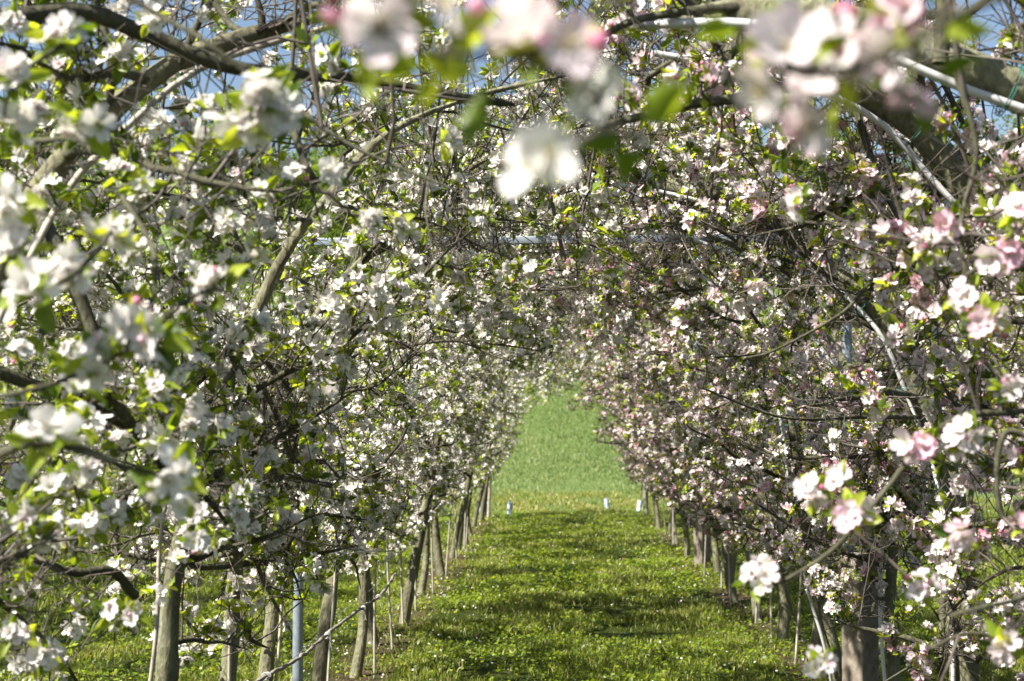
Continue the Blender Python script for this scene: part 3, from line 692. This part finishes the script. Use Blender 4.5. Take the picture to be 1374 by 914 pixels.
for (side, Y), (rt, g, base) in TREES.items():
    sgn = 1 if side == 'L' else -1
    P = g['pts']; pipe = side == 'R' or Y < 4
    n = len(P); k0 = 0; sel = P[k0:: max(1, n // 12)]
    if not pipe:
        sel = sel[sel[:, 2] < 1.9]; sel = sel * [.6, .3, 1] 
    off = np.array([sgn * .062, -.045, 0.]) if pipe else np.array([sgn * .05, -.05, 0])
    pts = sel + off + rc.normal(size=sel.shape) * [.004, .004, 0]; 
    if pipe: pts[:, 2] -= np.clip((pts[:, 2] - 1.7) * .05, 0, .03)
    nm = 'support_pipe' if pipe else 'bamboo_cane'
    c = tube_obj(nm, pts + base, .0075 if Y < 3 else (.010 if pipe else .008), M_PIPE if pipe and Y > 3 else M_CANE, n=40, seed=3, taper=1 if pipe else .7)
    tag(c, names[side, Y], 'pipe' if pipe else 'cane', 'supports bound to the trunks')
    if pipe:
        for f in (.42, .55, .68, .8, .9):
            i = int(f * (n - 2)); ax = P[i + 1] - P[i]
            tie(c, P[i] + base + off * .45, ax, .062 if Y != 3.2 else .055)
ci = 0
for side, YY, X in (('L', YL, XL), ('R', YR, XR)):
    for i, Y in enumerate(YY[:9]):
        sgn = 1 if side == 'L' else -1
        b = np.array([X + sgn * rc.uniform(.05, .12), Y - rc.uniform(.05, .2), 0]); ln = rc.normal(size=2) * .06
        pts = np.array([[0, 0, -.05], [ln[0] * .5, ln[1] * .5, .7], [ln[0] + sgn * .05, ln[1], 1.5]])
        c = tube_obj('bamboo_cane', pts, .0085, M_CANE, n=8, seed=i, base=b)
        tag(c, f'thin pale cane by the {ORD[i+1]} {"left" if side=="L" else "right"} row tree past the steel frame', 'cane', 'supports bound to the trunks')

# ------------------------------------------------------------------ steel frame
FY = 8.57
def box(g, a, b, m=0):
    a = np.array(a); b = np.array(b)
    V = np.array([[x, y, z] for x in (a[0], b[0]) for y in (a[1], b[1]) for z in (a[2], b[2])])
    Q = [[0, 1, 3, 2], [4, 6, 7, 5], [0, 4, 5, 1], [2, 3, 7, 6], [0, 2, 6, 4], [1, 5, 7, 3]]
    g.add(V, Q, m)
def bevel_obj(o, w):
    md = o.modifiers.new('bevel', 'BEVEL'); md.width = w; md.segments = 2; md.limit_method = 'ANGLE'
fr = root('steel_frame', (0, FY, 0), 'galvanised steel goal-shaped frame spanning the tunnel behind the nearest trees', 'frame')
xl = at(401, 700, FY)[0]; xr = at(1136, 450, FY)[0]; zb = at(800, 322, FY)[2]
for x, zt, kind in ((xl, zb - .02, 'round'), (xr, zb - .02, 'round')):
    P = np.array([[x, 0, z] for z in np.linspace(-.1, zt, 6)]); V, Q = tubes(P[None], np.full((1, 6), .029), 20, rc)
    g = Geo(); g.add(V, Q); po = obj('post', g.mesh('post', [M_STEEL]), fr)
    g = Geo(); P = np.array([[x, 0, zz] for zz in (1.13, 1.135, 1.17, 1.175)]); V, Q = tubes(P[None], np.array([[.030, .034, .034, .030]]), 20, rc); g.add(V, Q); obj('collar', g.mesh('collar', [M_STEEL]), po)
g = Geo(); box(g, (xl - .06, -.02, zb - .021), (xr + .05, .02, zb + .021)); o = obj('beam', g.mesh('beam', [M_STEEL], False), fr); bevel_obj(o, .004)
o.rotation_euler = (0, R(-.35), 0)
for x in (xl, xr):
    g = Geo(); P = np.array([[x, 0, zb - .07], [x, 0, zb - .065], [x, 0, zb - .028], [x, 0, zb - .024]]); V, Q = tubes(P[None], np.array([[.031, .036, .036, .031]]), 20, rc); g.add(V, Q); obj('clamp', g.mesh('clamp', [M_STEEL]), fr)

# wooden posts
for (x, y, d, h, w, lab) in ((1152, 0, 8.25, .95, .14, 'thick square wooden post among the pink blossom at the lower right'), (942, 0, 18.6, 1.25, .15, 'orange brown wooden post standing in the far part of the right row')):
    X = at(x, 700, d)[0]; g = Geo(); box(g, (-w / 2, -w / 2, -.1), (w / 2, w / 2, h)); 
    rt = root('wooden_post', (X, d, 0), lab, 'post'); o = obj('shaft', g.mesh('shaft', [M_POST], False), rt); bevel_obj(o, .012)
    V, Q = tubes(np.array([[[0, 0, h * .72], [0, 0, h * .72 + .004], [0, 0, h * .72 + .008]]]), np.full((1, 3), w * .74), 24, rc); g = Geo(); g.add(V, Q)
    o = obj('wire_loop', g.mesh('wire_loop', [M_WIRE]), rt); rt.rotation_euler = (0, 0, R(38))

# row wires and the dry vine wound on the left one
for X, Z, lab in ((XL - .0, .50, 'low steel wire strung along the left row at knee height'), (XR + .03, .95, 'steel wire strung along the right row at hip height'), (XR + .05, 1.75, 'upper steel wire strung along the right row at head height'), (XL - .05, 1.55, 'upper steel wire strung along the left row at head height')):
    ys = np.linspace(.5, 29, 40); P = np.stack([np.full(40, X), ys, Z + .012 * np.sin(ys * 2.2)], 1)
    V, Q = tubes(P[None], np.full((1, 40), .0019), 5, rc); g = Geo(); g.add(V, Q)
    tag(obj('trellis_wire', g.mesh('trellis_wire', [M_WIRE])), lab, 'wire', 'wires of the trellis')
pts = [at(330, 925, 6.2), at(360, 905, 6.6), at(400, 884, 7.2), at(440, 850, 7.9), at(480, 820, 8.7), at(512, 797, 9.6), at(530, 770, 10)]
P = smooth_path(pts, 60); P += rc.normal(size=P.shape) * .003
rt = root('dry_vine', tuple(P[0] * [1, 1, 0]), 'dry grey vine stem with pale string knots, wound along the wire by the left trunks', 'vine')
b0 = P[0] * [1, 1, 0]; V, Q = tubes((P - b0)[None], (.0085 * (1 + .25 * np.sin(np.arange(60) * 1.9)))[None], 7, rc); g = Geo(); g.add(V, Q); obj('stem', g.mesh('stem', [M_DRY]), rt)
for i in (6, 26, 41, 50):
    th = np.linspace(0, 8 * math.pi, 60); ax = rot_to(P[i + 1] - P[i], 0)
    K = np.stack([np.cos(th) * .014, np.sin(th) * .014, np.linspace(-.025, .025, 60)], 1) @ ax.T + P[i] - b0
    K = np.vstack([K, K[-1] + [.02, 0, -.03], K[-1] + [.03, 0, -.07]]); V, Q = tubes(K[None], np.full((1, 62), .0016), 4, rc); g = Geo(); g.add(V, Q); obj('string_knot', g.mesh('string_knot', [M_PIPE]), rt)

# pale plastic guards in the grass at the end
for k, (x, y, d, h, w, tl, lab) in enumerate(((683, 690, 28.8, .26, .045, 6, 'pale blue plastic tube standing in the grass at the left foot of the tunnel mouth'), (816, 682, 30.2, .26, .045, -9, 'pale blue plastic tube standing alone in the grass right of the middle'),
        (857, 682, 30.4, .2, .045, 12, 'small pale blue plastic tube beside the last stake on the right'), (652, 694, 28.6, .26, .10, -25, 'whitish plastic tube slumped behind the last trunks on the left'))):
    b = at(x, y, d); b[2] = 0
    rt = root('tree_guard', tuple(b), lab, 'tree guard', 'plastic tree guards'); rt.rotation_euler = (0, R(tl), R(20 * k))
    n = 10; z = np.linspace(0, h, n); P = np.stack([.004 * np.sin(z * 30), z * 0, z], 1); V, Q = tubes(P[None], (w * (1 + .05 * np.sin(z * 40 + k)))[None], 12, rc); g = Geo(); g.add(V, Q); o = obj('sleeve', g.mesh('sleeve', [M_GUARD]), rt)
    P = np.stack([z * 0, z * 0, z + .03], 1); V, Q = tubes(P[None], np.full((1, n), .012), 6, rc); g = Geo(); g.add(V, Q); obj('stake', g.mesh('stake', [M_CANE]), rt)
for (x, d, h, lab, lean) in ((868, 28.5, .95, 'thin weathered stake at the far right foot of the tunnel', 0), (655, 28.0, .75, 'thin pale stake at the far left foot of the tunnel', .02)):
    b = at(x, 690, d); b[2] = 0; c = tube_obj('stake', np.array([[0, 0, -.05], [lean, 0, h * .5], [lean * 2, 0, h]]), .028, M_CANE, n=6, base=b); tag(c, lab, 'stake')

# ------------------------------------------------------------------ ground
def gz(X, Y):
    X, Y = np.broadcast_arrays(np.asarray(X, float), np.asarray(Y, float))
    t = np.clip(Y - 38, 0, None); z = .25 * t - .25 * 6 * (1 - np.exp(-t / 6)); z = np.where(Y > 140, .25 * 102 - 1.5 + (Y - 140) * .02, z)
    return z + .03 * np.sin(X * 1.1 + .4) * np.sin(Y * .9) * (np.abs(Y) < 200) + .15 * np.clip(Y - 45, 0, 10) / 10 * np.sin(X * .21 + Y * .13)
def graded(segs): return np.unique(np.concatenate([np.arange(a, b, s) for a, b, s in segs]))
gx = graded([(-2000, -100, 100), (-100, -12, 4), (-12, 12, .25), (12, 100, 4), (100, 2001, 100)]); gy = graded([(-400, -10, 30), (-10, 36, .25), (36, 150, 2), (150, 2501, 100)])
XX, YY_ = np.meshgrid(gx, gy, indexing='ij'); V = np.stack([XX, YY_, gz(XX, YY_)], -1).reshape(-1, 3)
i, j = np.meshgrid(np.arange(len(gx) - 1), np.arange(len(gy) - 1), indexing='ij'); a = (i * len(gy) + j).ravel()
Q = np.stack([a, a + len(gy), a + len(gy) + 1, a + 1], -1)
tag(obj('ground', mesh('ground', V, Q, [M_TURF])), kind='structure')

rg = np.random.default_rng(9)
def noise2(x, y, s, seed=0):
    r = np.random.default_rng(seed); v = 0
    for _ in range(5):
        a = r.uniform(0, 6.3); f = s * r.uniform(.6, 1.8); v = v + np.sin((x * math.cos(a) + y * math.sin(a)) * f + r.uniform(0, 6.3))
    return v / 5
def blades(n, xr_, yr, h, w, tone, seed, patchy=True):
    r = np.random.default_rng(seed); x = r.uniform(*xr_, n); y = r.uniform(*yr, n)
    if callable(w): w = w(y)
    nz = noise2(x, y, 3.2, 1) + .6 * noise2(x, y, 9., 2)
    if patchy:
        dr = np.minimum(np.abs(x - XL), np.abs(x - XR)); k = r.uniform(size=n) < np.clip(.48 + 1.1 * nz, .06, 1) * np.where((dr < .22) & (y < 30), .22, 1); x, y, nz = x[k], y[k], nz[k]; w = w[k] if np.ndim(w) else w; n = len(x)
    if yr[0] > 36.5 and yr[1] < 63: k = y > 39.5 + 3.5 * noise2(x, y, .9, 7) + r.normal(size=n) * .9; x, y, nz = x[k], y[k], nz[k] if np.ndim(nz) else nz; n = len(x)
    z = gz(x, y); hh = r.uniform(.45, 1.15, n) * h * (1 + .35 * nz); az = r.uniform(0, 6.3, n); ww = w * r.uniform(.7, 1.3, n)
    lean = r.uniform(.1, .9, n) * hh; la = r.uniform(0, 6.3, n)
    d = np.stack([np.cos(az), np.sin(az), 0 * az], 1) * ww[:, None] * .5
    l = np.stack([np.cos(la) * lean, np.sin(la) * lean, hh], 1); p = np.stack([x, y, z], 1)
    m = p + l * [.35, .35, .6]; t = p + l
    V = np.stack([p - d, p + d, m + d * .8, t + d * .12, t - d * .12, m - d * .8], 1).reshape(-1, 3)
    b = np.arange(n)[:, None] * 6; Q = np.concatenate([b + [[0, 1, 2, 5]], b + [[5, 2, 3, 4]]])
    T = np.repeat(np.clip(tone + (.22 * noise2(x, y, .55, 3) if yr[0] > 29 else .08 * noise2(x, y, 1.1, 3)) + .14 * nz + r.normal(size=n) * .27, 0, 1), 6)
    return V, Q, T
g = Geo()
for args in ((190000, (-3.6, 3.4), (7.5, 15), .045, .0075, .55, 1), (150000, (-3.6, 4.2), (15, 30), .05, .011, .55, 2), (60000, (-12, -3.6), (6, 30), .09, .014, .5, 3), (70000, (3.4, 12), (7.5, 30), .09, .014, .5, 4), (26000, (-3.5, 3.4), (3.5, 7.5), .07, .006, .5, 6)):
    V, Q, T = blades(*args); g.add(V, Q, 0, T)
tag(obj('grass', g.mesh('grass', [M_BLADE], False)), 'short sunny grass of the orchard floor', 'grass', kind='stuff')
g = Geo()
V, Q, T = blades(70000, (-9, 10), (29.5, 39), .07, .018, .66, 11); g.add(V, Q, 0, T)
V, Q, T = blades(220000, (-12, 12), (36.6, 62), .095, .018, .5, 12, False); g.add(V, Q, 1, T)
V, Q, T = blades(60000, (-20, 20), (62, 100), .16, .04, .5, 13, False); g.add(V, Q, 1, T)
tag(obj('meadow_grass', g.mesh('meadow_grass', [M_BLADE, M_MEADOW], False)), 'longer meadow grass rising up the bank beyond the tunnel', 'grass', kind='stuff')
# broad-leaved clover and dandelion leaves
def clover(n, xr_, yr, s, seed):
    r = np.random.default_rng(seed); x = r.uniform(*xr_, n); y = r.uniform(*yr, n); nz = noise2(x, y, 2.4, 5)
    k = r.uniform(size=n) < np.clip(.45 + 1.1 * nz, .05, 1); x, y = x[k], y[k]; n = len(x)
    z = gz(x, y) + r.uniform(.012, .05, n); P = np.stack([x, y, z], 1); D = nrm(np.stack([r.normal(size=n) * .55, r.normal(size=n) * .55, np.ones(n)], 1))
    F_ = frames(D, r); S = r.uniform(.5, 1.4, n) * s
    q = np.array([[-.5, -.6, 0], [.5, -.6, .12], [.6, .6, 0], [-.4, .7, .15]])
    V = np.einsum('nij,vj->nvi', F_, q) * S[:, None, None] + P[:, None]; b = np.arange(n)[:, None] * 4
    return V.reshape(-1, 3), b + [[0, 1, 2, 3]], np.repeat(np.clip(.38 + r.normal(size=n) * .2, 0, .7), 4)
g = Geo()
for a_ in ((60000, (-3.6, 3.6), (6, 16), .016, 21), (50000, (-3.6, 4), (16, 30), .022, 22), (16000, (-10, -3.5), (6, 30), .03, 23), (16000, (3.5, 10), (7, 30), .03, 24)):
    V, Q, T = clover(*a_); g.add(V, Q, 0, T)
tag(obj('clover', g.mesh('clover', [M_LEAF], False)), 'low clover and broad weed leaves mixed into the grass', 'clover', kind='stuff')
# fallen petals
n = 2600; r = np.random.default_rng(31); x = np.where(r.uniform(size=n) < .6, r.choice([XL, XR], n) + r.normal(size=n) * .45, r.uniform(-3, 4, n)); y = r.uniform(7, 30, n)
P = np.stack([x, y, gz(x, y) + r.uniform(.01, .06, n)], 1); F_ = frames(nrm(np.stack([r.normal(size=n) * .6, r.normal(size=n) * .6, np.ones(n)], 1)), r)
q = np.array([[0, -.009, 0], [.008, .002, .003], [0, .010, .002], [-.008, .002, .003]]); V = np.einsum('nij,vj->nvi', F_, q) + P[:, None]
g = Geo(); g.add(V.reshape(-1, 3), np.arange(n)[:, None] * 4 + [[0, 1, 2, 3]], 0, np.repeat(r.uniform(0, .15, n), 4))
tag(obj('fallen_petals', g.mesh('fallen_petals', [M_PETAL], False)), 'white fallen petals scattered over the grass', 'petals', kind='stuff')

# ------------------------------------------------------------------ trees on the hill
def hill_tree(seed):
    r = np.random.default_rng(seed); rt = root('hillside_tree', (0, 0, 0), 'tree', 'tree')
    P = smooth_path([[0, 0, -.3], [.1, 0, 2], [.0, .15, 4.2], [.2, .1, 6.6]], 10); g = Geo(); V, Q = tubes(P[None], np.linspace(.17, .03, 10)[None], 7, r); g.add(V, Q); obj('trunk', g.mesh('trunk', [M_BARK]), rt)
    m = 46; i = r.integers(2, 9, m); B = walk(P[i], np.stack([r.normal(size=m), r.normal(size=m), r.uniform(.2, 1.2, m)], 1), r.uniform(1.2, 2.8, m), 8, r, .18, np.array([0, 0, .06]))
    g = Geo(); V, Q = tubes(B, np.linspace(.045, .01, 8)[None] * np.ones((m, 1)), 4, r); g.add(V, Q)
    idx = r.integers(0, m, 500); j = r.integers(2, 7, 500); T_ = walk(B[idx, j], r.normal(size=(500, 3)) + [0, 0, .4], r.uniform(.4, 1.0, 500), 4, r, .2, np.zeros(3)); V, Q = tubes(T_, np.linspace(.012, .005, 4)[None] * np.ones((500, 1)), 3, r); g.add(V, Q)
    obj('limb', g.mesh('limb', [M_BARK]), rt)
    S_ = T_[r.integers(0, 500, 5200), r.integers(1, 4, 5200)] + r.normal(size=(5200, 3)) * .16; n = len(S_)
    F_ = frames(r.normal(size=(n, 3)), r); q = np.array([[0, -.09, 0], [.05, 0, .01], [0, .09, 0], [-.05, 0, .01]]); V = np.einsum('nij,vj->nvi', F_, q) * r.uniform(.6, 1.4, n)[:, None, None] + S_[:, None]
    g = Geo(); g.add(V.reshape(-1, 3), np.arange(n)[:, None] * 4 + [[0, 1, 2, 3]], 0, np.repeat(np.clip(.12 + r.normal(size=n) * .18, 0, 1), 4)); tag(obj('crown', g.mesh('crown', [M_LEAF], False), rt), kind='stuff'); return rt
ht = [hill_tree(41), hill_tree(42)]; used = [False, False]
k = 0
for rowi, (Y, xs) in enumerate(((64, (-27, -23, -19, -15, -11, -7, 4, 8, 12, 16, 20, 24)), (72, (-29, -25, -21, -17, -13, -9, -5, -1, 3, 7, 11, 15, 19, 23, 27)), (82, (-31, -26.5, -22, -17.5, -13, -8.5, -4, .5, 5, 9.5, 14, 18.5, 23, 27.5, 32)))):
    for xi, x in enumerate(xs):
        Yj = Y + rr.uniform(-3, 3); xj = x + rr.uniform(-1.5, 1.5); loc = (xj, Yj, float(gz(xj, Yj))); s = rr.uniform(.8, 1.25)
        lab = f'leafing tree, {ORD[xi]} from the left in the {["lowest", "middle", "topmost"][rowi]} line on the hillside'
        v = k % 2; k += 1
        if not used[v]: o = ht[v]; used[v] = True; o.location = loc; o['label'] = lab; o['group'] = 'trees on the hillside'
        else: o = copy_tree(ht[v], loc, lab, 'trees on the hillside')
        o.scale = (s, s, s); o.rotation_euler = (0, 0, rr.uniform(0, 6))
for key, p in PROTO.items():
    assert p[1]

# ------------------------------------------------------------------ light
w = bpy.data.worlds.new('World'); sc.world = w; w.use_nodes = True; nt = w.node_tree
bg = nt.nodes['Background']; sky = nt.nodes.new('ShaderNodeTexSky'); sky.sky_type = 'NISHITA'; sky.sun_disc = False
sky.sun_elevation = EL; sky.sun_rotation = AZ; sky.air_density = 1.0; sky.dust_density = 1.2; sky.ozone_density = .7
nt.links.new(sky.outputs[0], bg.inputs[0]); bg.inputs[1].default_value = .055
sd = bpy.data.lights.new('sun', 'SUN'); so = bpy.data.objects.new('sun', sd); col.objects.link(so)
sd.energy = 5.0; sd.angle = R(.53); sd.color = (1, .955, .88)
tosun = Vector((math.sin(AZ) * math.cos(EL), math.cos(AZ) * math.cos(EL), math.sin(EL)))
so.rotation_euler = tosun.to_track_quat('Z', 'Y').to_euler(); so.location = (-20, -8, 20)
vs = sc.view_settings; vs.view_transform = 'Standard'; vs.look = 'None'; vs.gamma = 1; vs.exposure = 1.5
sc.render.engine = 'CYCLES'; cy = sc.cycles
cy.max_bounces = 6; cy.diffuse_bounces = 1; cy.glossy_bounces = 1; cy.transmission_bounces = 3; cy.transparent_max_bounces = 4
cy.use_denoising = True; cy.denoiser = 'OPENIMAGEDENOISE'; cy.denoising_input_passes = 'RGB_ALBEDO_NORMAL'; cy.denoising_prefilter = 'ACCURATE'; cy.caustics_reflective = False; cy.caustics_refractive = False; cy.sample_clamp_indirect = 6
